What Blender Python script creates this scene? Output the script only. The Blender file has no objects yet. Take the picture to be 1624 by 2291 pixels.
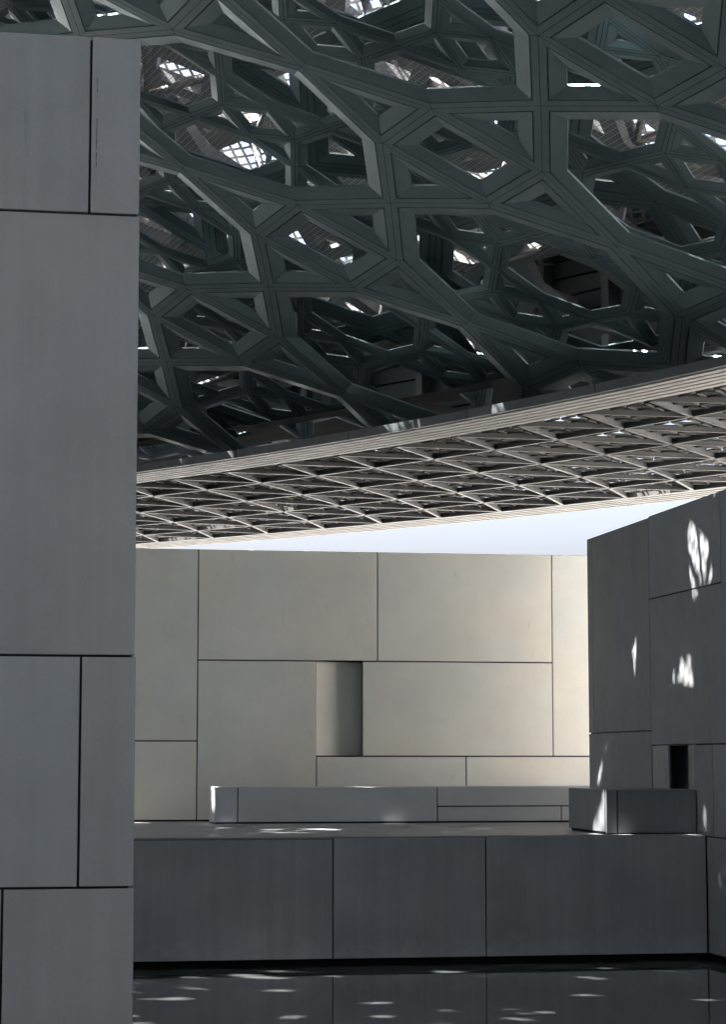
import bpy, bmesh, math, random
import numpy as np
from mathutils import Vector, Matrix

random.seed(7)
SC = bpy.context.scene
COL = SC.collection
rad = math.radians

# ------------------------------------------------------------------ camera, sky, sun, exposure
YAW = math.atan(0.1773)            # camera heading, to the right of the walls' depth axis
PITCH = rad(6.334)
EYE = 1.6
cam_d = bpy.data.cameras.new('camera')
cam = bpy.data.objects.new('camera', cam_d)
COL.objects.link(cam)
cam.location = (0, 0, EYE)
cam.rotation_euler = (math.pi / 2 + PITCH, 0, -YAW)
cam_d.sensor_fit = 'VERTICAL'
cam_d.sensor_height = 36.0
cam_d.lens = 36.0 * 5000 / 2291
cam_d.clip_start = 0.1
cam_d.clip_end = 8000
SC.camera = cam

SUN = Vector((-0.50, 0.06, 0.864)).normalized()     # direction towards the sun
world = bpy.data.worlds.new('World')
SC.world = world
world.use_nodes = True
wn = world.node_tree
wn.nodes.clear()
w_out = wn.nodes.new('ShaderNodeOutputWorld')
w_bg = wn.nodes.new('ShaderNodeBackground')
w_sky = wn.nodes.new('ShaderNodeTexSky')
w_sky.sky_type = 'NISHITA'
w_sky.sun_disc = False
w_sky.sun_elevation = math.asin(SUN.z)
w_sky.sun_rotation = math.atan2(SUN.x, SUN.y)
w_sky.air_density = 0.6
w_sky.dust_density = 9.0
w_sky.ozone_density = 1.0
w_bg.inputs['Strength'].default_value = 0.082
wn.links.new(w_sky.outputs[0], w_bg.inputs['Color'])
wn.links.new(w_bg.outputs[0], w_out.inputs['Surface'])

sun_d = bpy.data.lights.new('sun', 'SUN')
sun_d.energy = 5.0
sun_d.angle = rad(0.53)
sun_d.color = (1.0, 0.965, 0.91)
sun = bpy.data.objects.new('sun', sun_d)
sun.rotation_euler = (-SUN).to_track_quat('-Z', 'Y').to_euler()
COL.objects.link(sun)

SC.view_settings.view_transform = 'Standard'
SC.view_settings.look = 'None'
SC.view_settings.exposure = 3.45
SC.view_settings.gamma = 1.0
SC.view_settings.use_curve_mapping = False
SC.render.engine = 'CYCLES'
SC.cycles.use_denoising = True
SC.cycles.max_bounces = 8
SC.cycles.diffuse_bounces = 6
SC.cycles.glossy_bounces = 4
SC.cycles.sample_clamp_indirect = 6.0

# ------------------------------------------------------------------ materials
def new_mat(name):
    m = bpy.data.materials.new(name)
    m.use_nodes = True
    nt = m.node_tree
    b = nt.nodes['Principled BSDF']
    return m, nt, b

def ramp(nt, src, lo, hi, a, b):
    n = nt.nodes.new('ShaderNodeMapRange')
    n.inputs['From Min'].default_value = lo
    n.inputs['From Max'].default_value = hi
    n.inputs['To Min'].default_value = a
    n.inputs['To Max'].default_value = b
    nt.links.new(src, n.inputs['Value'])
    return n.outputs[0]

def noise(nt, vec, scale, detail=4, rough=0.55, vs=None):
    n = nt.nodes.new('ShaderNodeTexNoise')
    n.inputs['Scale'].default_value = scale
    n.inputs['Detail'].default_value = detail
    n.inputs['Roughness'].default_value = rough
    if vs:
        mp = nt.nodes.new('ShaderNodeMapping')
        mp.inputs['Scale'].default_value = vs
        nt.links.new(vec, mp.inputs['Vector'])
        vec = mp.outputs[0]
    nt.links.new(vec, n.inputs['Vector'])
    return n.outputs['Fac']

def mul(nt, a, b, op='MULTIPLY'):
    n = nt.nodes.new('ShaderNodeMath')
    n.operation = op
    for k, v in ((0, a), (1, b)):
        if isinstance(v, (int, float)):
            n.inputs[k].default_value = v
        else:
            nt.links.new(v, n.inputs[k])
    return n.outputs[0]

def concrete(name, col, rough=0.62, cloud=0.10, streak=0.10, tint=0.05, spec=0.35, bump=0.05, tide=None):
    """cast panel: cloudy tone, vertical streaks, fine grain and a small tone step from panel to panel"""
    m, nt, b = new_mat(name)
    tc = nt.nodes.new('ShaderNodeTexCoord')
    oi = nt.nodes.new('ShaderNodeObjectInfo')
    v = tc.outputs['Object']
    off = nt.nodes.new('ShaderNodeVectorMath')
    off.operation = 'ADD'
    comb = nt.nodes.new('ShaderNodeCombineXYZ')
    r100 = mul(nt, oi.outputs['Random'], 57.0)
    for k in range(3):
        nt.links.new(r100, comb.inputs[k])
    nt.links.new(v, off.inputs[0]); nt.links.new(comb.outputs[0], off.inputs[1])
    v = off.outputs[0]
    f1 = ramp(nt, noise(nt, v, 0.55, 5, 0.6), 0.3, 0.7, 1 - cloud, 1 + cloud)
    f2 = ramp(nt, noise(nt, v, 1.0, 6, 0.65, (7.0, 7.0, 0.22)), 0.35, 0.72, 1 + streak * 0.5, 1 - streak)
    f3 = ramp(nt, noise(nt, v, 45.0, 3, 0.6), 0.25, 0.75, 0.955, 1.045)
    f4 = ramp(nt, oi.outputs['Random'], 0, 1, 1 - tint, 1 + tint)
    # sparse dark scuffs and drips
    f5 = ramp(nt, noise(nt, v, 1.0, 3, 0.5, (9.0, 9.0, 1.3)), 0.70, 0.78, 1.0, 0.86)
    f = mul(nt, mul(nt, mul(nt, f1, f2), mul(nt, f3, f4)), f5)
    if tide:                                                   # lime bloom above the water line
        sx = nt.nodes.new('ShaderNodeSeparateXYZ')
        nt.links.new(tc.outputs['Object'], sx.inputs[0])
        up = mul(nt, sx.outputs['Z'], ramp(nt, noise(nt, v, 1.3, 5, 0.7), 0.3, 0.7, -0.28, 0.28), 'ADD')
        f = mul(nt, f, ramp(nt, up, tide[0], tide[1], 1.28, 1.0))
    hue = nt.nodes.new('ShaderNodeMix')
    hue.data_type = 'RGBA'
    nt.links.new(ramp(nt, noise(nt, v, 0.35, 2), 0.35, 0.65, 0, 1), hue.inputs['Factor'])
    hue.inputs[6].default_value = (col[0] * 1.02, col[1], col[2] * 0.97, 1)
    hue.inputs[7].default_value = (col[0] * 0.97, col[1], col[2] * 1.03, 1)
    mx = nt.nodes.new('ShaderNodeVectorMath')
    mx.operation = 'SCALE'
    nt.links.new(hue.outputs[2], mx.inputs[0])
    nt.links.new(f, mx.inputs['Scale'])
    nt.links.new(mx.outputs[0], b.inputs['Base Color'])
    nt.links.new(ramp(nt, noise(nt, v, 3.0, 4), 0.3, 0.7, rough - 0.08, rough + 0.1), b.inputs['Roughness'])
    b.inputs['Specular IOR Level'].default_value = spec
    bp = nt.nodes.new('ShaderNodeBump')
    bp.inputs['Strength'].default_value = bump
    bp.inputs['Distance'].default_value = 0.02
    nt.links.new(noise(nt, v, 14.0, 6, 0.6), bp.inputs['Height'])
    nt.links.new(bp.outputs[0], b.inputs['Normal'])
    return m

def metal(name, col, rough=0.5, metallic=0.0, var=0.10, spec=0.4):
    m, nt, b = new_mat(name)
    tc = nt.nodes.new('ShaderNodeTexCoord')
    oi = nt.nodes.new('ShaderNodeObjectInfo')
    v = tc.outputs['Object']
    f1 = ramp(nt, noise(nt, v, 0.8, 4), 0.3, 0.7, 1 - var, 1 + var)
    f2 = ramp(nt, noise(nt, v, 26.0, 3), 0.25, 0.75, 0.95, 1.05)
    f3 = ramp(nt, oi.outputs['Random'], 0, 1, 0.94, 1.06)
    mx = nt.nodes.new('ShaderNodeVectorMath')
    mx.operation = 'SCALE'
    mx.inputs[0].default_value = col
    nt.links.new(mul(nt, mul(nt, f1, f2), f3), mx.inputs['Scale'])
    nt.links.new(mx.outputs[0], b.inputs['Base Color'])
    nt.links.new(ramp(nt, noise(nt, v, 2.2, 3), 0.3, 0.7, rough - 0.07, rough + 0.09), b.inputs['Roughness'])
    b.inputs['Metallic'].default_value = metallic
    b.inputs['Specular IOR Level'].default_value = spec
    return m

M_GREY = concrete('grey cast panel', (0.250, 0.249, 0.248), cloud=0.13, streak=0.06, tint=0.06)
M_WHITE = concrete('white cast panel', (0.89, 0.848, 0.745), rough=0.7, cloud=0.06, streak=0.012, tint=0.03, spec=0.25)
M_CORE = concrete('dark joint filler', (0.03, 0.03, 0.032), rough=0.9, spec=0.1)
M_CORE_W = concrete('shaded building core', (0.55, 0.54, 0.51), rough=0.9, spec=0.1)
M_ALU = metal('dark aluminium cladding', (0.156, 0.208, 0.226), rough=0.36, metallic=0.75)
M_FLANGE = metal('fin flanges', (0.055, 0.054, 0.052), rough=0.5)
M_EDGE = metal('edge boards', (0.15, 0.146, 0.132), rough=0.55)
M_GREY_R = concrete('slate grey cast panel', (0.222, 0.234, 0.250), cloud=0.13, streak=0.06, tint=0.06)
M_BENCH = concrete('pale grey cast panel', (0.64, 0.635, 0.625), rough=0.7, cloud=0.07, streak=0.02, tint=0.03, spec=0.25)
M_RAIL = metal('dark rim rail', (0.055, 0.066, 0.07), rough=0.5)
M_GREY_L = concrete('pool wall panel', (0.315, 0.32, 0.325), cloud=0.15, streak=0.10, tint=0.07, tide=(-2.52, -2.05))
M_GAP = metal('black cladding joint', (0.010, 0.013, 0.015), rough=0.8, spec=0.1)
M_STEEL = metal('grey structural steel', (0.12, 0.124, 0.128), rough=0.45)
M_SHELL = metal('pale outer cladding', (0.20, 0.20, 0.195), rough=0.4)
M_FIN = metal('pale soffit fins', (0.070, 0.069, 0.067), rough=0.55, var=0.05)
M_BOARD = metal('cream soffit boards', (0.34, 0.332, 0.31), rough=0.55, var=0.04)
M_WIRE = metal('galvanised wire', (0.55, 0.55, 0.54), rough=0.4)

def paving(name, col):
    m, nt, b = new_mat(name)
    tc = nt.nodes.new('ShaderNodeTexCoord')
    v = tc.outputs['Object']
    br = nt.nodes.new('ShaderNodeTexBrick')
    br.offset = 0.5
    br.inputs['Scale'].default_value = 1.0
    br.inputs['Mortar Size'].default_value = 0.006
    br.inputs['Brick Width'].default_value = 1.2
    br.inputs['Row Height'].default_value = 0.3
    br.inputs['Color1'].default_value = (col[0], col[1], col[2], 1)
    br.inputs['Color2'].default_value = (col[0] * 0.86, col[1] * 0.87, col[2] * 0.89, 1)
    br.inputs['Mortar'].default_value = (col[0] * 0.4, col[1] * 0.4, col[2] * 0.4, 1)
    nt.links.new(v, br.inputs['Vector'])
    mx = nt.nodes.new('ShaderNodeVectorMath')
    mx.operation = 'SCALE'
    nt.links.new(br.outputs['Color'], mx.inputs[0])
    nt.links.new(ramp(nt, noise(nt, v, 0.7, 6, 0.65), 0.3, 0.7, 0.85, 1.15), mx.inputs['Scale'])
    nt.links.new(mx.outputs[0], b.inputs['Base Color'])
    b.inputs['Roughness'].default_value = 0.5
    bp = nt.nodes.new('ShaderNodeBump')
    bp.inputs['Strength'].default_value = 0.25
    bp.inputs['Distance'].default_value = 0.01
    nt.links.new(noise(nt, v, 9.0, 5), bp.inputs['Height'])
    nt.links.new(bp.outputs[0], b.inputs['Normal'])
    return m

M_PAVE = paving('grey stone paving', (0.32, 0.33, 0.34))
M_FAR = paving('sea front paving', (0.31, 0.303, 0.285))
M_PLAZA = paving('pale plaza paving', (0.68, 0.66, 0.62))
M_SEA = concrete('green sea water', (0.03, 0.055, 0.065), rough=0.5, spec=0.08, bump=0.3)

m, nt, b = new_mat('still pool water')
tc = nt.nodes.new('ShaderNodeTexCoord')
b.inputs['Base Color'].default_value = (0.13, 0.145, 0.145, 1)
b.inputs['Roughness'].default_value = 0.02
b.inputs['IOR'].default_value = 1.45
bp = nt.nodes.new('ShaderNodeBump')
bp.inputs['Strength'].default_value = 0.012
bp.inputs['Distance'].default_value = 0.02
nt.links.new(noise(nt, tc.outputs['Object'], 2.2, 3), bp.inputs['Height'])
nt.links.new(bp.outputs[0], b.inputs['Normal'])
M_WATER = m

# ------------------------------------------------------------------ helpers
def link(name, me, parent=None):
    o = bpy.data.objects.new(name, me)
    COL.objects.link(o)
    if parent is not None:
        o.parent = parent
    return o

def tag(o, label=None, cat=None, group=None, kind=None):
    if label: o['label'] = label
    if cat: o['category'] = cat
    if group: o['group'] = group
    if kind: o['kind'] = kind
    return o

def mesh_from(name, verts, faces, mats, midx=None, smooth=False):
    me = bpy.data.meshes.new(name)
    me.from_pydata([tuple(v) for v in verts], [], [tuple(f) for f in faces])
    for mt in mats:
        me.materials.append(mt)
    if midx is not None:
        me.polygons.foreach_set('material_index', midx)
    me.update()
    return me

BOXF = [(0, 3, 2, 1), (4, 5, 6, 7), (0, 1, 5, 4), (1, 2, 6, 5), (2, 3, 7, 6), (3, 0, 4, 7)]
def boxes_mesh(name, boxes, mats, bevel=0.0):
    """boxes: (x0,x1,y0,y1,z0,z1[,material index])"""
    bm = bmesh.new()
    for bx in boxes:
        x0, x1, y0, y1, z0, z1 = bx[:6]
        vs = [bm.verts.new(p) for p in ((x0, y0, z0), (x1, y0, z0), (x1, y1, z0), (x0, y1, z0),
                                        (x0, y0, z1), (x1, y0, z1), (x1, y1, z1), (x0, y1, z1))]
        for f in BOXF:
            fc = bm.faces.new([vs[k] for k in f])
            fc.material_index = bx[6] if len(bx) > 6 else 0
    if bevel:
        bmesh.ops.bevel(bm, geom=bm.edges[:], offset=bevel, segments=1, affect='EDGES', clamp_overlap=True)
    me = bpy.data.meshes.new(name)
    bm.to_mesh(me)
    bm.free()
    for mt in mats:
        me.materials.append(mt)
    return me

def front_panels(parent, rects, y, mat, gap=0.03, thick=0.06, bevel=0.006):
    """panels facing -Y; rect = (x0,x1,z0,z1)"""
    for (x0, x1, z0, z1) in rects:
        g = gap / 2
        j = random.uniform(-0.004, 0.004)
        o = link('panel', boxes_mesh('panel', [(x0 + g, x1 - g, y + j, y + thick, z0 + g, z1 - g)], [mat], bevel), parent)

def side_panels(parent, rects, x, mat, gap=0.03, thick=0.06, bevel=0.006):
    """panels facing -X; rect = (y0,y1,z0,z1)"""
    for (y0, y1, z0, z1) in rects:
        g = gap / 2
        j = random.uniform(-0.004, 0.004)
        o = link('panel', boxes_mesh('panel', [(x + j, x + thick, y0 + g, y1 - g, z0 + g, z1 - g)], [mat], bevel), parent)

# ------------------------------------------------------------------ ground, water, terrace
WATER_Z = -2.66
o = link('sea', mesh_from('sea', [(-3000, -3000, -3.6), (3000, -3000, -3.6), (3000, 3000, -3.6), (-3000, 3000, -3.6)], [(0, 1, 2, 3)], [M_SEA]))
tag(o, 'green sea around the island reaching to the horizon', 'sea', kind='structure')
o = link('pool_water', mesh_from('pool_water', [(-60, 3, WATER_Z), (18.0, 3, WATER_Z), (18.0, 47.5, WATER_Z), (-60, 47.5, WATER_Z)], [(0, 1, 2, 3)], [M_WATER]))
tag(o, 'still dark pool water below the grey retaining wall', 'water', kind='structure')
o = link('terrace', boxes_mesh('terrace', [(-60, 18.6, 46.9, 75, -0.6, 0.0)], [M_PAVE]))
tag(o, 'grey paved terrace in front of the white wall', 'terrace', kind='structure')
o = link('plaza', boxes_mesh('plaza', [(-160, 260, 75.0, 200, -0.6, -0.02, 1), (18.6, 260, 46.9, 75.0, -0.6, -0.02), (18.0, 260, -150, 46.9, -0.6, -0.02)], [M_PLAZA, M_FAR]))  # unseen paving, added to bounce sunlight onto the far wall and soffit
tag(o, 'unseen pale plaza added to light the white wall', 'plaza', kind='structure')
o = link('near_terrace', boxes_mesh('near_terrace', [(-60, 15.7, -60, 3.0, -3.6, 0.0)], [M_PAVE]))
tag(o, 'grey terrace where the photographer stands', 'terrace', kind='structure')

# ------------------------------------------------------------------ left gallery block (near)
YL = 16.5
lb = link('gallery_block', boxes_mesh('gallery_block', [(-14, 1.19, YL + 0.045, 26, -3.4, 7.02)], [M_CORE]))
tag(lb, 'tall grey panelled gallery block filling the left edge of the picture', 'building')
front_panels(lb, [(-5.0, 0.84, 5.67, 7.04), (0.84, 1.22, 5.67, 7.04), (-5.0, 1.225, 2.36, 5.67),
                  (-5.0, 0.825, 0.68, 2.36), (0.825, 1.235, 0.68, 2.36), (-3.6, 0.285, -2.6, 0.68), (0.285, 1.24, -2.6, 0.68)],
             YL, M_GREY, gap=0.018, thick=0.07, bevel=0.004)
link('side_panel', boxes_mesh('side_panel', [(1.192, 1.215, YL + 0.08, 25.9, -2.6, 7.02)], [M_GREY]), lb)
link('roof_slab', boxes_mesh('roof_slab', [(-13.9, 1.15, YL + 0.09, 25.9, 7.022, 7.035)], [M_GREY]), lb)

def drip(pts, w):
    V, F = [], []
    for k, (x, z) in enumerate(pts):
        ww = w * random.uniform(0.3, 1.0)
        V += [(x - ww, YL - 0.0055, z), (x + ww, YL - 0.0055, z)]
        if k: F.append((2 * k - 2, 2 * k - 1, 2 * k + 1, 2 * k))
    link('stain', mesh_from('stain', V, F, [M_CORE]), lb)
for z0, z1 in ((6.72, 6.60), (6.575, 6.56), (6.40, 6.16), (6.14, 6.02)):
    n_ = max(3, int((z0 - z1) / 0.012))
    drip([(0.889 - 0.004 * (6.7 - z0 + (z0 - z1) * k / n_) + random.uniform(-0.0016, 0.0016), z0 + (z1 - z0) * k / n_) for k in range(n_ + 1)], 0.0028)

# ------------------------------------------------------------------ retaining wall of the terrace
YW = 46.36
rw = link('retaining_wall', boxes_mesh('retaining_wall', [(-60, 15.66, YW + 0.06, 46.898, -2.5, -0.035), (-60, 15.66, YW + 0.7, 46.898, -3.5, -2.5)], [M_CORE]))
tag(rw, 'long grey panelled retaining wall rising from the dark pool', 'wall')
front_panels(rw, [(-6, -1.6, -2.5, -0.03), (-1.6, 3.0, -2.5, -0.03), (3.0, 7.59, -2.5, -0.03), (7.59, 10.85, -2.5, -0.015), (10.85, 15.70, -2.5, 0.0)], YW, M_GREY_L, gap=0.026, thick=0.08, bevel=0.008)
for xa, xb, zt in ((-60, 7.58, 0.0), (7.60, 10.84, 0.006), (10.86, 15.70, 0.012)):
    link('coping', boxes_mesh('coping', [(xa, xb, YW + 0.09, 46.897, -0.034, zt)], [M_GREY], 0.005), rw)

# ------------------------------------------------------------------ far white gallery
YF = 59.0
TOPF = 7.18
fg = link('white_gallery', boxes_mesh('white_gallery', [
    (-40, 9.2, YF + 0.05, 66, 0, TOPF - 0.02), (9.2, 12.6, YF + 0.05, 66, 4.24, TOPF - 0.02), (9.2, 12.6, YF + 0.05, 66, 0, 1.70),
    (10.46, 12.6, YF + 0.05, YF + 0.11, 1.70, 4.24), (9.2, 12.6, YF + 0.70, 66, 1.70, 4.24), (12.6, 31, YF + 0.05, 66, 0, TOPF - 0.02),  # niche cavity in dark core colour to deepen its shade
    (31.0, 38.0, 36.0, 66, 0, TOPF + 1.6, 1)], [M_CORE, M_BENCH]))  # last box: unseen pale wing, added to bounce sunlight onto the white wall
tag(fg, 'bright white panelled gallery wall with a recessed niche, under the sky', 'building')
front_panels(fg, [(-2.0, 6.02, 2.10, TOPF), (-2.0, 6.02, 0.03, 2.10), (6.02, 10.86, 4.23, TOPF), (10.86, 15.70, 4.23, TOPF),
                  (15.70, 22.0, 1.70, TOPF), (22.0, 26.98, 1.7, TOPF), (6.02, 9.205, 0.03, 4.23), (10.45, 15.70, 1.70, 4.23),
                  (9.205, 13.28, 0.03, 1.70), (13.28, 20.0, 0.03, 1.70), (20.0, 26.98, 0.03, 1.70)], YF, M_WHITE, gap=0.034, thick=0.07, bevel=0.006)
nb = [(9.205, YF + 0.06), (10.75, YF + 0.62), (10.75, YF + 0.66), (9.205, YF + 0.10)]          # back of the niche runs inwards to the right
link('niche_back', mesh_from('niche_back', [(x, y, z) for z in (1.72, 4.22) for x, y in nb], BOXF, [M_WHITE]), fg)
link('roof_cap', boxes_mesh('roof_cap', [(-40, 26.9, YF + 0.075, 65.9, TOPF - 0.018, TOPF - 0.006)], [M_CORE]), fg)

# ------------------------------------------------------------------ low parapet in front of the white wall
YB = 56.6
pb = link('low_parapet', boxes_mesh('low_parapet', [(6.27, 19.0, YB + 0.05, 57.74, 0.0, 0.90)], [M_CORE]))
tag(pb, 'long low white parapet standing on the terrace before the white wall', 'parapet', 'low parapets on the terrace')
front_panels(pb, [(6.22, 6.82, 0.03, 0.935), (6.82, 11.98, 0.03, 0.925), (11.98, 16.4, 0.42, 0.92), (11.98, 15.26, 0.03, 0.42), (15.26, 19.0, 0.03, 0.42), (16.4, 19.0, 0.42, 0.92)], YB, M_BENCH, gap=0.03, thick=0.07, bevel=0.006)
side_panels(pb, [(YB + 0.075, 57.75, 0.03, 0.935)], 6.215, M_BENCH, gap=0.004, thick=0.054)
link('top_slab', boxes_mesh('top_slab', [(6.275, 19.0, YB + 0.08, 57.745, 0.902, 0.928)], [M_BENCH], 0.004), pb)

# ------------------------------------------------------------------ right grey gallery
XR = 15.72
Y0, Y1 = 47.10, 50.22
rg = link('grey_gallery', boxes_mesh('grey_gallery', [
    (XR + 0.05, 22.0, -20, 40.0, -2.5, 7.24), (XR + 0.05, 18.0, 40.0, Y0, -2.5, 7.24), (XR + 0.05, 18.0, Y1, 55.48, 0, 7.24), (XR + 0.05, 18.0, Y0, Y1, 1.95, 7.24),
    (17.6, 18.0, Y0, Y1, 0.0, 1.95), (XR + 0.75, 22.0, -20, 46.9, -3.5, -2.5)], [M_CORE]))
tag(rg, 'dark grey gallery wall on the right flecked with spots of sun', 'building')
side_panels(rg, [(50.22, 55.06, 2.28, 7.27), (55.06, 55.52, 2.28, 7.27), (50.22, 55.52, 0.02, 2.28), (45.15, 50.22, 5.34, 7.30), (38.0, 45.15, 5.30, 7.30),
                 (43.0, 50.22, 1.94, 5.34), (38.0, 43.0, 1.94, 5.30), (45.9, 47.12, -0.03, 1.94), (38, 45.9, -0.03, 1.94), (45.0, 46.36, -2.5, -0.03), (38, 45.0, -2.5, -0.03),
                 (30, 38, 2.6, 7.3), (30, 38, -2.5, 2.6), (20, 30, -2.5, 3.5), (20, 30, 3.5, 7.3), (-20, 20, -2.5, 7.3)], XR, M_GREY_R, gap=0.03, thick=0.07, bevel=0.006)
side_panels(rg, [(49.02, 50.22, 0.02, 1.94), (47.12, 47.58, 0.02, 1.94)], XR + 0.02, M_GREY_L, gap=0.024, thick=0.05, bevel=0.006)  # flush lighter panels, their tone paints in the brighter light on the jamb
# the doorway in it: far jamb, inner wall
link('jamb', boxes_mesh('jamb', [(XR + 0.072, 16.12, Y1 - 0.04, Y1 - 0.002, 0.02, 1.93)], [M_GREY_R], 0.004), rg)
link('inner_wall', boxes_mesh('inner_wall', [(16.25, 16.32, Y0 + 0.02, Y1 - 0.05, 0.02, 1.92)], [M_GREY_R], 0.004), rg)
link('jamb', boxes_mesh('jamb', [(16.122, 16.248, Y1 - 0.02, Y1 - 0.003, 0.02, 1.92)], [M_GREY_R]), rg)
link('lintel', boxes_mesh('lintel', [(XR + 0.072, 16.24, Y0 + 0.02, Y1 - 0.05, 1.925, 1.948)], [M_GREY_R]), rg)
link('end_panel', boxes_mesh('end_panel', [(XR + 0.075, 18.0, 55.482, 55.515, 0.02, 7.26)], [M_GREY_R], 0.004), rg)
link('roof_slab', boxes_mesh('roof_slab', [(XR + 0.08, 17.95, -19.9, 55.45, 7.242, 7.25)], [M_GREY_R]), rg)

# ------------------------------------------------------------------ low grey box parapet
bx = link('low_parapet', boxes_mesh('low_parapet', [(13.70, 15.66, 47.01, 49.93, 0.0, 0.945)], [M_CORE]))
tag(bx, 'low dark grey box parapet on the terrace edge beside the right wall', 'parapet', 'low parapets on the terrace')
front_panels(bx, [(13.65, 13.91, 0.02, 0.97), (13.91, 15.70, 0.02, 0.965)], 46.95, M_GREY_R, gap=0.026, thick=0.075, bevel=0.006)
side_panels(bx, [(47.03, 49.95, 0.06, 0.97)], 13.645, M_GREY_R, gap=0.004, thick=0.055)
link('top_slab', boxes_mesh('top_slab', [(13.705, 15.68, 47.03, 49.94, 0.947, 0.962)], [M_GREY_R], 0.004), bx)

# ------------------------------------------------------------------ dome geometry (spherical cap, lattice of four-pointed stars)
CA, SA = math.cos(YAW), math.sin(YAW)
HW = np.array([[CA, SA, 0], [-SA, CA, 0], [0, 0, 1.0]])       # dome survey frame -> wall frame
DC = np.array([-71.1, -2.1])                                  # dome axis in the survey frame
RS, ZR, R1 = 194.483, 8.757, 94.35
ANCH = np.array([-0.87, 51.458]); TH = -4.215; PER = 6.649; ASP = 1.139; SKEW = 0.145
_zc = ZR - math.sqrt(RS ** 2 - R1 ** 2)
_ctr = np.array([DC[0], DC[1], _zc])
_d = np.array([ANCH[0] - DC[0], ANCH[1] - DC[1], 0.0]); _d[2] = math.sqrt(RS ** 2 - _d[0] ** 2 - _d[1] ** 2)
_n = _d / RS
_e1 = np.array([1.0, 0, 0]) - _n * _n[0]; _e1 /= np.linalg.norm(_e1); _e2 = np.cross(_n, _e1)
_a = math.cos(TH) * _e1 + math.sin(TH) * _e2
_b = -math.sin(TH) * _e1 + math.cos(TH) * _e2

def dome(uv, h):
    uv = np.atleast_2d(np.asarray(uv, float)) - np.array([2.0, 0.0])
    u = (uv[:, 0] + SKEW * uv[:, 1]) * PER
    v = uv[:, 1] * ASP * PER
    R = RS + h
    q = R * _n + u[:, None] * _a + v[:, None] * _b
    q = q / np.linalg.norm(q, axis=1)[:, None] * R
    return _ctr + q                                            # survey frame, heights from the eye

def to_world(p):
    return p @ HW.T + np.array([0, 0, EYE])

def plan_r(p):
    return np.hypot(p[:, 0] - DC[0], p[:, 1] - DC[1])

LA = np.array([[PER, PER * SKEW], [0, PER * ASP]])             # lattice units -> metres, locally

def frames(uv, h):
    """4x4 matrices (world) of star centres, local z pointing outwards"""
    uv = np.atleast_2d(uv)
    p = dome(uv, h)
    pu = dome(uv + np.array([0.01, 0]), h)
    n = p - _ctr; n /= np.linalg.norm(n, axis=1)[:, None]
    e1 = pu - p; e1 /= np.linalg.norm(e1, axis=1)[:, None]
    e2 = np.cross(n, e1)
    M = np.zeros((len(p), 4, 4))
    M[:, :3, 0] = e1 @ HW.T; M[:, :3, 1] = e2 @ HW.T; M[:, :3, 2] = n @ HW.T
    M[:, :3, 3] = to_world(p); M[:, 3, 3] = 1
    return M, p

def inset(poly, o):
    n = len(poly); out = []
    for k in range(n):
        p0, p1, p2 = poly[k - 1], poly[k], poly[(k + 1) % n]
        d1 = (p1 - p0) / np.linalg.norm(p1 - p0); d2 = (p2 - p1) / np.linalg.norm(p2 - p1)
        n1 = np.array([-d1[1], d1[0]]); n2 = np.array([-d2[1], d2[0]])
        bis = n1 + n2
        out.append(p1 + bis * (o / (bis @ n1)))
    return np.array(out)

S = 0.172
def star_edges(sc, rot):
    """12 edges of one star with, on each side, the cell polygon they border (metres, local)"""
    c, s_ = math.cos(rot), math.sin(rot)
    T = LA @ (np.array([[c, -s_], [s_, c]]) * sc)
    q = [(S, S), (-S, S), (-S, -S), (S, -S)]
    tips = [(0.5, 0), (0, 0.5), (-0.5, 0), (0, -0.5)]
    cells = [q]
    for k in range(4):
        cells.append([q[(k + 3) % 4], tips[k], q[k]])
    octa = [(S, S), (.5, 0), (1 - S, S), (1, .5), (1 - S, 1 - S), (.5, 1), (S, 1 - S), (0, .5)]
    for k in range(4):
        r = k * math.pi / 2
        cells.append([(round(x * math.cos(r) - y * math.sin(r), 9), round(x * math.sin(r) + y * math.cos(r), 9)) for x, y in octa])
    key = lambda p: (round(p[0], 5) + 0.0, round(p[1], 5) + 0.0)
    cm = [np.array(cl) @ T.T for cl in cells]
    dirs = {}
    for ci, cl in enumerate(cells):
        for k in range(len(cl)):
            dirs[(key(cl[k]), key(cl[(k + 1) % len(cl)]))] = (ci, k)
    want = []
    for k in range(4):
        want.append((q[k], q[(k + 1) % 4]))
        want.append((q[(k + 3) % 4], tips[k])); want.append((tips[k], q[k]))
    edges = []
    for A, B in want:
        edges.append((np.array(A) @ T.T, np.array(B) @ T.T, dirs[(key(A), key(B))], dirs[(key(B), key(A))]))
    return cm, edges

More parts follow.
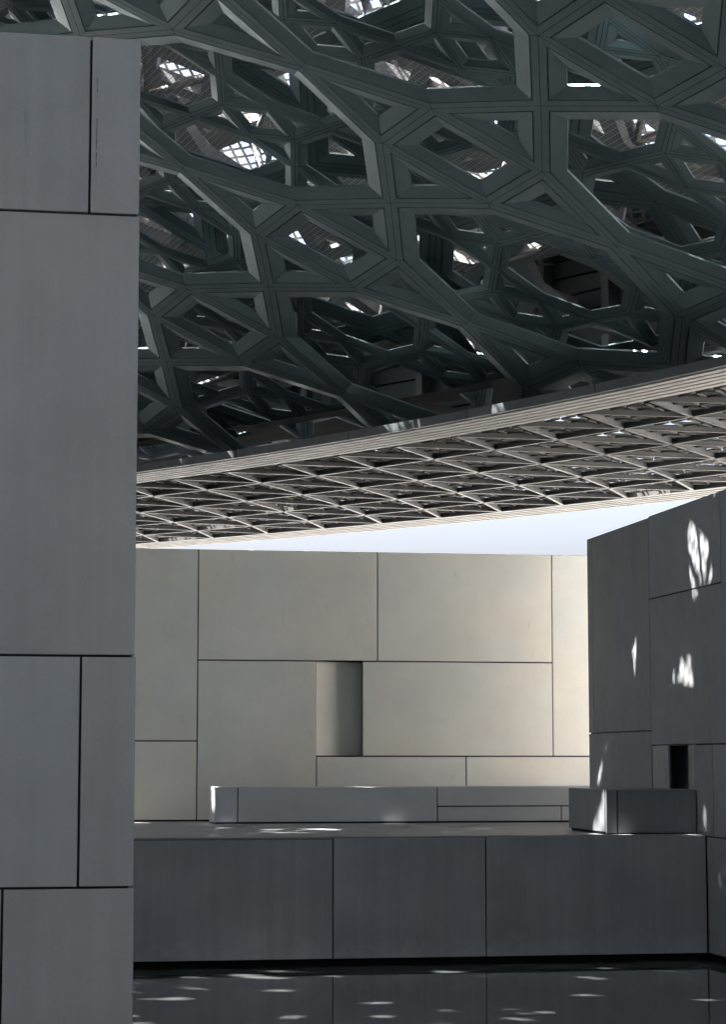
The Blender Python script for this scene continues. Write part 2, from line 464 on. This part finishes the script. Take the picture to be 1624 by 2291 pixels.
def beam_geo(cm, edge, g, r, d, t, e=0.013, tip_gap=0.01, split=True):
    """one mitred cladding beam: bottom strip(s), sloped reveals, webs, top.  material 0 cladding, 1 black core"""
    A, B, (lc, li), (rc, ri) = edge
    V, F, MI = [], [], []
    def add(pts, mi=0):
        b0 = len(V); V.extend(pts); F.append(list(range(b0, b0 + len(pts)))); MI.append(mi)
    L = lambda o: (lambda P: (P[li], P[(li + 1) % len(P)]))(inset(cm[lc], o))
    R = lambda o: (lambda P: (P[(ri + 1) % len(P)], P[ri]))(inset(cm[rc], o))      # (near A, near B)
    z = lambda p, h: (p[0], p[1], h)
    dAB = (B - A) / np.linalg.norm(B - A); nAB = np.array([-dAB[1], dAB[0]])
    sh = lambda p, s: p + dAB * s
    for side, fn in ((1, L), (-1, R)):
        if split:
            la, lb_ = fn(g - e)
            ca, cb = A + nAB * 0.006 * side, B + nAB * 0.006 * side
            pts = [sh(ca, tip_gap), sh(cb, -tip_gap), sh(lb_, -tip_gap * .7), sh(la, tip_gap * .7)]
            add([z(p, 0.0) for p in pts])
            add([z(pts[3], 0), z(pts[2], 0), z(pts[2], 0.05), z(pts[3], 0.05)])
        ra, rb = fn(g + (e if split else 0))
        wa, wb = fn(g + r)
        rs, re = tip_gap * .5, -tip_gap * .5
        if r > 0.001:
            add([z(sh(ra, rs), 0), z(sh(rb, re), 0), z(sh(wb, re), d), z(sh(wa, rs), d)])
            if split:
                add([z(sh(ra, rs), 0), z(sh(rb, re), 0), z(sh(rb, re), 0.05), z(sh(ra, rs), 0.05)])
        add([z(wa, d), z(wb, d), z(wb, t), z(wa, t)])
    la, lb_ = L(g + r); ra, rb = R(g + r)
    add([z(A, t), z(ra, t), z(rb, t), z(B, t), z(lb_, t), z(la, t)])
    if split:
        la, lb_ = L(g + e + 0.02); ra, rb = R(g + e + 0.02)
        add([z(A, 0.045), z(ra, 0.045), z(rb, 0.045), z(B, 0.045), z(lb_, 0.045), z(la, 0.045)], 1)
    else:
        la, lb_ = L(g); ra, rb = R(g)
        add([z(A, 0), z(ra, 0), z(rb, 0), z(B, 0), z(lb_, 0), z(la, 0)])
    return V, F, MI

def merge_geo(parts):
    V, F, MI = [], [], []
    for v, f, m_ in parts:
        b0 = len(V); V.extend(v); F.extend([[i + b0 for i in ff] for ff in f]); MI.extend(m_)
    return V, F, MI

# camera frustum test (frame margin in fractions)
W_CAM = np.array([[1, 0, 0], [0, math.sin(PITCH), math.cos(PITCH)], [0, -math.cos(PITCH), math.sin(PITCH)]])
def proj(p):
    C = p @ W_CAM
    return np.c_[0.5 + 5000 / 1624 * C[:, 0] / C[:, 2], 0.5 + 5000 / 2291 * C[:, 1] / C[:, 2]], C[:, 2]

def lattice(o, sc, rot, N):
    ij = np.array([(i, j) for i in range(-N, N + 1) for j in range(-N, N + 1)], float)
    c, s_ = math.cos(rot), math.sin(rot)
    return np.array(o) + ij @ (np.array([[c, -s_], [s_, c]]) * sc).T

def clip_mesh(name, V, F, MI, M, mats, p_c, rlim):
    """star geometry cut off at the rim circle (vertical plane tangent to it)"""
    bm = bmesh.new()
    vs = [bm.verts.new(v) for v in V]
    for f, mi in zip(F, MI):
        fc = bm.faces.new([vs[i] for i in f]); fc.material_index = mi
    Mw = Matrix(M.tolist())
    dirh = np.array([p_c[0] - DC[0], p_c[1] - DC[1], 0.0]); dirh /= np.linalg.norm(dirh)
    pt = np.array([DC[0], DC[1], 0]) + dirh * rlim
    Mi = Mw.inverted()
    co = Mi @ Vector(to_world(pt[None])[0]); no = (Mi.to_3x3() @ Vector(dirh @ HW.T)).normalized()
    bmesh.ops.bisect_plane(bm, geom=bm.verts[:] + bm.edges[:] + bm.faces[:], plane_co=co, plane_no=no, clear_outer=True)
    if not bm.faces:
        bm.free(); return None
    me = bpy.data.meshes.new(name); bm.to_mesh(me); bm.free()
    for mt in mats: me.materials.append(mt)
    return me

def replicate(name, V, F, MI, Ms, mats, parent, sink=None):
    """many copies of one template as a single mesh (uncountable mass)"""
    V = np.array(V); nv = len(V)
    Vh = np.c_[V, np.ones(nv)]
    allv = np.einsum('kij,vj->kvi', Ms[:, :3, :], Vh).reshape(-1, 3)
    K = len(Ms)
    lens = np.array([len(f) for f in F])
    flat = np.concatenate([np.array(f) for f in F])
    loops = (flat[None, :] + (np.arange(K) * nv)[:, None]).ravel()
    tot = np.tile(lens, K)
    start = np.r_[0, np.cumsum(tot)[:-1]]
    me = bpy.data.meshes.new(name)
    me.vertices.add(len(allv)); me.vertices.foreach_set('co', allv.astype(np.float32).ravel())
    me.loops.add(len(loops)); me.loops.foreach_set('vertex_index', loops.astype(np.int32))
    me.polygons.add(len(tot)); me.polygons.foreach_set('loop_start', start.astype(np.int32))
    me.polygons.foreach_set('loop_total', tot.astype(np.int32))
    for mt in mats: me.materials.append(mt)
    me.polygons.foreach_set('material_index', np.tile(np.array(MI, np.int32), K))
    me.update(calc_edges=True)
    return tag(link(name, me, parent), kind='stuff')

ROOT = to_world(np.array([[DC[0], DC[1], ZR]]))[0]
dm = bpy.data.objects.new('lattice_dome', None); COL.objects.link(dm)
tag(dm, 'huge dark metal dome of layered star shaped lattice overhead', 'dome')

RLIM = 94.9
# --- lowest layer: large stars, every beam a piece of its own
cm1, ed1 = star_edges(1.0, 0.0)
B1 = [beam_geo(cm1, e_, 0.175, 0.35, 0.075, 0.12) for e_ in ed1]
B1_me = [mesh_from('beam', *bg[:2], [M_ALU, M_GAP], bg[2]) for bg in B1]
star_core = merge_geo([beam_geo(cm1, e_, 0.10, 0.0, 0.30, 0.50, split=False) for e_ in ed1])
core_me = mesh_from('star_frame', star_core[0], star_core[1], [M_GAP])
core_me_v = [(x, y, zz * 0.1 + 0.07) for x, y, zz in star_core[0]]
core_me = mesh_from('star_frame', core_me_v, star_core[1], [M_GAP])
uv = lattice((0, 0), 1.0, 0.0, 12)
Ms, ps = frames(uv, 0.0)
q, dep = proj(ps); r_ = plan_r(ps)
far_list = []
for k in range(len(uv)):
    if r_[k] > RLIM + 4.2 or ps[k, 1] < 14 or dep[k] < 5:
        continue
    vis = -0.14 < q[k, 0] < 1.14 and -0.12 < q[k, 1] < 0.6
    if not vis:
        if r_[k] < RLIM - 4 and -45 < ps[k, 0] < 16 and ps[k, 1] < 85: far_list.append(k)
        continue
    clip = r_[k] > RLIM - 4.2
    M = Ms[k]
    if clip:
        cme = clip_mesh('star_frame', core_me_v, star_core[1], [0] * len(star_core[1]), M, [M_GAP], ps[k], RLIM)
        if cme is None: continue
    else:
        cme = core_me
    st = link('star_frame', cme, dm)
    st.matrix_world = Matrix(M.tolist())
    for bg, bme in zip(B1, B1_me):
        me = clip_mesh('beam', bg[0], bg[1], bg[2], M, [M_ALU, M_GAP], ps[k], RLIM) if clip else bme
        if me is None: continue
        o = link('beam', me, st)
star_all = merge_geo(B1)
if far_list:
    replicate('outer_beams', *star_all, Ms[far_list], [M_ALU, M_GAP], dm)

# --- upper layers, one object per star where it shows, the rest as a mass
def layer(name, o, sc, rot, h, widths, mats, split, e, maxobj, N, rl):
    cm, ed = star_edges(sc, rot)
    g, rv, d, t = widths
    geo = merge_geo([beam_geo(cm, e_, g, rv, d, t, e=e, tip_gap=0.006, split=split) for e_ in ed])
    uv = lattice(o, sc, rot, N)
    Ms, ps = frames(uv, h)
    q, dep = proj(ps); rr = plan_r(ps)
    size = 0.6 * PER * sc
    me0 = mesh_from(name, geo[0], geo[1], mats, geo[2])
    cand = []; rest = []
    for k in range(len(uv)):
        if rr[k] > rl + size * .9 or dep[k] < 4: continue
        if not (-34 < ps[k, 0] < 16 and 16 < ps[k, 1] < 84): continue
        if 0.15 < q[k, 0] < 1.05 and -0.05 < q[k, 1] < 0.47: cand.append(k)
        else: rest.append(k)
    cand.sort(key=lambda k: dep[k])
    for k in cand[:maxobj]:
        me = me0
        if rr[k] > rl - size * 1.1:
            me = clip_mesh(name, geo[0], geo[1], geo[2], Ms[k], mats, ps[k], rl)
            if me is None: continue
        ob = link(name, me, dm)
        ob.matrix_world = Matrix(Ms[k].tolist())
    rest += cand[maxobj:]
    rest = [k for k in rest if rr[k] < rl - size * 0.3]
    if rest:
        replicate(name + '_mass', *geo, Ms[rest], mats, dm)
    return len(cand), len(rest)

n2 = layer('small_star', (1.714, 0.406), 0.482, rad(-140.6), 1.0, (0.095, 0.175, 0.045, 0.08), [M_ALU, M_GAP], True, 0.008, 280, 18, 95.6)
n3 = layer('middle_star', (0.2597, 0.7709), 0.90, rad(38.08), 2.1, (0.17, 0.28, 0.07, 0.12), [M_ALU, M_GAP], True, 0.012, 120, 12, 97.5)
print('stars', n2, n3)

# --- outer shells over the detailed region, and a stand-in deck over the rest of the dome
def shell(name, o, sc, rot, h, w, t, N, mat, region):
    cm, ed = star_edges(sc, rot)
    geo = merge_geo([beam_geo(cm, e_, w, 0.0, 0.0, t, e=0, split=False) for e_ in ed])
    uv = lattice(o, sc, rot, N)
    Ms, ps = frames(uv, h); rr = plan_r(ps)
    keep = [k for k in range(len(uv)) if rr[k] < R1 + 5.5 and region(ps[k])]
    replicate(name, *geo, Ms[keep], [mat], dm)
    return len(keep)
det = lambda p: -32 < p[0] < 18 and 15 < p[1] < 86 and not (p[1] > 38 and p[0] > 0.1634 * p[1] + 7)  # unseen right side left out so light gets in
shell('outer_lattice', (0.5211, 0.464), 0.62, rad(74.46), 4.0, 0.21, 0.35, 18, M_STEEL, det)
shell('outer_lattice', (0.6426, 0.928), 0.50, rad(40.79), 4.9, 0.24, 0.40, 22, M_SHELL, det)

# steel struts between the layers
def strut_geo(p, q_, w):
    p, q_ = np.array(p, float), np.array(q_, float)
    d_ = (q_ - p) / np.linalg.norm(q_ - p)
    s1 = np.cross(d_, [0.31, 0.2, 0.93]); s1 /= np.linalg.norm(s1); s2 = np.cross(d_, s1)
    V = []
    for c_ in (p, q_):
        for sx, sy in ((-1, -1), (1, -1), (1, 1), (-1, 1)):
            V.append(tuple(c_ + s1 * w * sx + s2 * w * sy))
    return V, [list(f) for f in BOXF], [0] * 6
sg_ = merge_geo([strut_geo((0, 0, 0), (1.6, 0.4, 2.0), 0.07), strut_geo((0, 0, 0), (-1.3, 1.1, 2.0), 0.07), strut_geo((0, 0, 0), (0.2, -1.7, 2.0), 0.07), strut_geo((-1.3, 1.1, 2.0), (1.6, 0.4, 2.0), 0.09), strut_geo((0.2, -1.7, 2.0), (-1.3, 1.1, 2.0), 0.06)])
uvs = lattice((0.13, 0.37), 0.55, rad(21), 20)
Mq, pq = frames(uvs, 2.7)
kq = [k for k in range(len(uvs)) if plan_r(pq)[k] < R1 + 2.5 and det(pq[k])]
replicate('steel_struts', *sg_, Mq[kq], [M_STEEL], dm)
# bird wire stretched under the struts
V, F = [], []
sp, hw = 0.018, 0.0007
for ax in (0, 1):
    for i in range(-180, 310):
        c0 = i * sp
        ts = np.arange(-3.2, 5.6, 0.4)
        pts = np.array([(c0 + sgn * hw, t_) if ax == 0 else (t_, c0 + sgn * hw) for t_ in ts for sgn in (-1, 1)])
        P = dome(pts, 2.6)
        ok = plan_r(P) < R1 - 0.8
        W_ = to_world(P)
        b0 = len(V)
        V.extend(map(tuple, W_))
        for k in range(len(ts) - 1):
            if ok[2 * k] and ok[2 * k + 2] and det(P[2 * k]):
                F.append((b0 + 2 * k, b0 + 2 * k + 1, b0 + 2 * k + 3, b0 + 2 * k + 2))
wire_done = (V, F)
# two crossing sets of flat strips on top, added to split the sun flecks
V, F = [], []
sp2, hw2, ang = 0.046, 0.0062, (rad(24), rad(141))
for an in ang:
    dx, dy = math.cos(an), math.sin(an)
    for i in range(-150, 170):
        ts = np.arange(-6.0, 6.6, 0.4)
        pts = np.array([(1.0 + dx * t_ - dy * (i * sp2 + sgn * hw2), dy * t_ + dx * (i * sp2 + sgn * hw2)) for t_ in ts for sgn in (-1, 1)])
        P = dome(pts, 5.6)
        ok = plan_r(P) < R1 + 3.5
        b0 = len(V)
        V.extend(map(tuple, to_world(P)))
        for k in range(len(ts) - 1):
            if ok[2 * k] and ok[2 * k + 2] and det(P[2 * k]):
                F.append((b0 + 2 * k, b0 + 2 * k + 1, b0 + 2 * k + 3, b0 + 2 * k + 2))
tag(link('screen_strips', mesh_from('screen_strips', V, F, [M_SHELL]), dm), kind='stuff')
V, F = wire_done
tag(link('wire_mesh', mesh_from('wire_mesh', V, F, [M_WIRE]), dm), kind='stuff')

# plain roof deck (polar quads) standing in for the unseen dome, blocks light
V, F = [], []
NA, NR = 330, 62
for i in range(NR + 1):
    rr = 1.0 + (R1 + 0.2 - 1.0) * i / NR
    for j in range(NA):
        az = 2 * math.pi * j / NA
        V.append((DC[0] + rr * math.cos(az), DC[1] + rr * math.sin(az), _zc + math.sqrt((RS + 3.2) ** 2 - rr * rr)))
for i in range(NR):
    for j in range(NA):
        f = (i * NA + j, i * NA + (j + 1) % NA, (i + 1) * NA + (j + 1) % NA, (i + 1) * NA + j)
        c = np.mean([V[k] for k in f], axis=0)
        if det(c) or (c[1] > 38 and c[0] > 0.1634 * c[1] + 7): continue
        if random.random() < 0.11: continue  # random gaps, added to leak fill light inside
        F.append(f)
link('roof_deck', mesh_from('roof_deck', to_world(np.array(V)), F, [M_ALU]), dm)
V, F = [], []                                                  # unseen skirt, added to block low light from the left
for k in range(61):
    az = rad(66 + 150 * k / 60)
    for z_ in (2.0, _zc + math.sqrt((RS + 3.2) ** 2 - (R1 + 0.4) ** 2)):
        V.append((DC[0] + (R1 + 0.4) * math.cos(az), DC[1] + (R1 + 0.4) * math.sin(az), z_))
    if k: F.append((2 * k - 2, 2 * k, 2 * k + 1, 2 * k - 1))
link('light_skirt', mesh_from('light_skirt', to_world(np.array(V)), F, [M_ALU]), dm)

# ------------------------------------------------------------------ rim: ring boards, finned soffit
def pol(r, az, z):
    a_ = rad(az)
    return to_world(np.array([[DC[0] + r * math.cos(a_), DC[1] + r * math.sin(a_), z]]))[0]

rs = bpy.data.objects.new('rim_soffit', None); COL.objects.link(rs)
tag(rs, 'pale finned soffit of the dome rim between two banded edges', 'soffit')
H1 = 8.3
AZ0, DAZ = 37.40, 1.45
def arc_board(name, r0, r1, z0, z1, a0, a1, mat, n=4):
    V, F = [], []
    for k in range(n + 1):
        az = a0 + (a1 - a0) * k / n
        V += [pol(r0, az, z0), pol(r1, az, z0), pol(r1, az, z1), pol(r0, az, z1)]
    for k in range(n):
        b0 = 4 * k
        for i in range(4):
            F.append((b0 + i, b0 + (i + 1) % 4, b0 + 4 + (i + 1) % 4, b0 + 4 + i))
    F.append((0, 1, 2, 3)); F.append(tuple(4 * n + i for i in (3, 2, 1, 0)))
    return link(name, mesh_from(name, V, F, [mat]), rs)
seg = 2 * DAZ
A_FIRST = AZ0 - 2 * seg
A_LAST = AZ0 + 9 * seg
def open_side(n_):                                             # rim cut away right of the frame to let light in
    x_, y_ = DC[0] + n_[0] * math.cos(rad(n_[1])), DC[1] + n_[0] * math.sin(rad(n_[1]))
    return x_ > 0.1634 * y_ + 3.0
sg = 0.012
for k in range(11):
    a0 = A_FIRST + k * seg; a1 = a0 + seg
    for j in range(5):
        arc_board('ring_board', 92.85 + 0.3 * j + 0.04, 92.85 + 0.3 * j + 0.255, H1, H1 + 0.05, a0 + sg, a1 - sg, M_BOARD)
    for j in range(5):
        if open_side((109, a0)): break
        arc_board('edge_board', 107.85 + 0.38 * j + 0.05, 107.85 + 0.38 * j + 0.32, H1, H1 + 0.05, a0 + sg, a1 - sg, M_EDGE)
    arc_board('rim_rail', 92.70, 92.84, H1 + 0.02, H1 + 0.24, a0 + sg, a1 - sg, M_RAIL)
arc_board('ring_girder', 92.845, 94.36, H1 + 0.06, H1 + 0.2, A_FIRST, A_LAST, M_GAP, 40)
for k in range(9):                                             # slatted ring wall behind the lattice's edge
    arc_board('ring_slat', 98.6, 98.7, H1 + 1.3 + 0.5 * k, H1 + 1.74 + 0.5 * k, A_FIRST, A_LAST, M_RAIL, 40)
arc_board('ring_girder', 98.75, 98.9, H1 + 1.3, H1 + 5.8, A_FIRST, A_LAST, M_GAP, 40)
for k in range(22):
    az = A_FIRST + 0.4 + k * DAZ
    arc_board('ring_post', 98.2, 98.58, H1 + 1.3, H1 + 5.75, az, az + 0.16, M_STEEL, 1)
arc_board('ring_shade', 95.9, 99.2, H1 + 5.82, H1 + 5.92, A_FIRST, A_LAST, M_ALU, 40)  # opaque cover, added to keep sun off the ring wall
arc_board('edge_girder', 107.8, 109.72, H1 + 0.06, H1 + 0.3, AZ0 + seg, A_LAST, M_GAP, 40)

RK = [94.38, 96.85, 99.80, 102.80, 105.45, 107.82]
def node(k, j): return (RK[k], AZ0 + 0.5 * DAZ * k + DAZ * j)
def xyz(n_, z): return pol(n_[0], n_[1], z)
def fin(p, q_, z0, z1, th, name, parent, out=None):
    a_, b_ = xyz(p, 0.0), xyz(q_, 0.0)
    dr = b_ - a_; dr[2] = 0; ln = np.linalg.norm(dr); dr /= ln
    nn = np.array([-dr[1], dr[0], 0]) * th / 2
    e_ = dr * 0.05
    V = []
    za, zb = np.array([0, 0, z0]), np.array([0, 0, z1])
    for base, z_ in ((za, 0.55), (zb, 1.0)):
        for pt in (a_ + e_, b_ - e_):
            V += [pt + base - nn * z_, pt + base + nn * z_]
    F = [(0, 1, 3, 2), (4, 6, 7, 5), (0, 2, 6, 4), (1, 5, 7, 3), (0, 4, 5, 1), (2, 3, 7, 6)]
    MI = [0] * 6
    if out is None or out is extra:                            # bottom flange
        fl = nn / np.linalg.norm(nn) * 0.055
        b0 = len(V)
        for base in (za - np.array([0, 0, 0.012]), za):
            for pt in (a_ + e_, b_ - e_):
                V += [pt + base - fl, pt + base + fl]
        F += [tuple(i + b0 for i in f) for f in ((0, 1, 3, 2), (0, 2, 6, 4), (1, 5, 7, 3), (0, 4, 5, 1), (2, 3, 7, 6))]
        MI += [1] * 5
    if out is not None:
        b0 = len(out[0]); out[0].extend(V); out[1].extend([[i + b0 for i in f] for f in F]); return
    link(name, mesh_from(name, V, F, [M_FIN, M_FLANGE], MI), parent)

J0, J1 = -5, 21
extra = ([], [])
small = ([], [])
for k in range(5):
    for j in range(J0, J1):
        a_, b_, c_ = node(k, j), node(k + 1, j), node(k + 1, j - 1)
        d_ = node(k, j + 1)
        main = -3 <= j <= 12
        if open_side(b_): continue
        for fh, (s_, t_) in zip((0.17, 0.12, 0.12), ((a_, b_), (a_, c_), (b_, c_))):
            fin(s_, t_, H1 + 0.0, H1 + fh, 0.05, 'fin', rs, None if main and k < 4 or main and j < 8 else extra)
        # finer triangles above, inside the two large triangles of this cell
        for tri in ((a_, b_, c_), (a_, d_, b_)):
            n_ = 4
            pt = lambda u, v, t=tri: tuple(t[0][i] + (t[1][i] - t[0][i]) * u / n_ + (t[2][i] - t[0][i]) * v / n_ for i in (0, 1))
            for u in range(n_):
                for v in range(n_ - u):
                    for s_, t_ in ((pt(u, v), pt(u + 1, v)), (pt(u, v), pt(u, v + 1)), (pt(u + 1, v), pt(u, v + 1))):
                        fin(s_, t_, H1 + 0.10, H1 + 0.145, 0.034, '', rs, small)
                        if (u + v) % 2: fin(s_, t_, H1 + 0.33, H1 + 0.40, 0.03, '', rs, small)
if extra[0]: tag(link('outer_fins', mesh_from('outer_fins', extra[0], extra[1], [M_FIN]), rs), kind='stuff')
tag(link('fine_fins', mesh_from('fine_fins', small[0], small[1], [M_FIN]), rs), kind='stuff')
# deck above the fins, with some open bays
V, F = [], []
for k in range(10):
    for j in range(2 * J0, 2 * J1):
        r0, r1_ = 94.3 + 1.36 * k, 94.3 + 1.36 * (k + 1)
        a0, a1 = AZ0 + DAZ * .5 * j, AZ0 + DAZ * .5 * (j + 1)
        if random.random() < 0.10 or open_side((r1_, a1)): continue
        b0 = len(V)
        V += [pol(r0, a0, H1 + 1.25), pol(r1_, a0, H1 + 1.25), pol(r1_, a1, H1 + 1.25), pol(r0, a1, H1 + 1.25)]
        F.append((b0, b0 + 1, b0 + 2, b0 + 3))
link('soffit_deck', mesh_from('soffit_deck', V, F, [M_GAP]), rs)
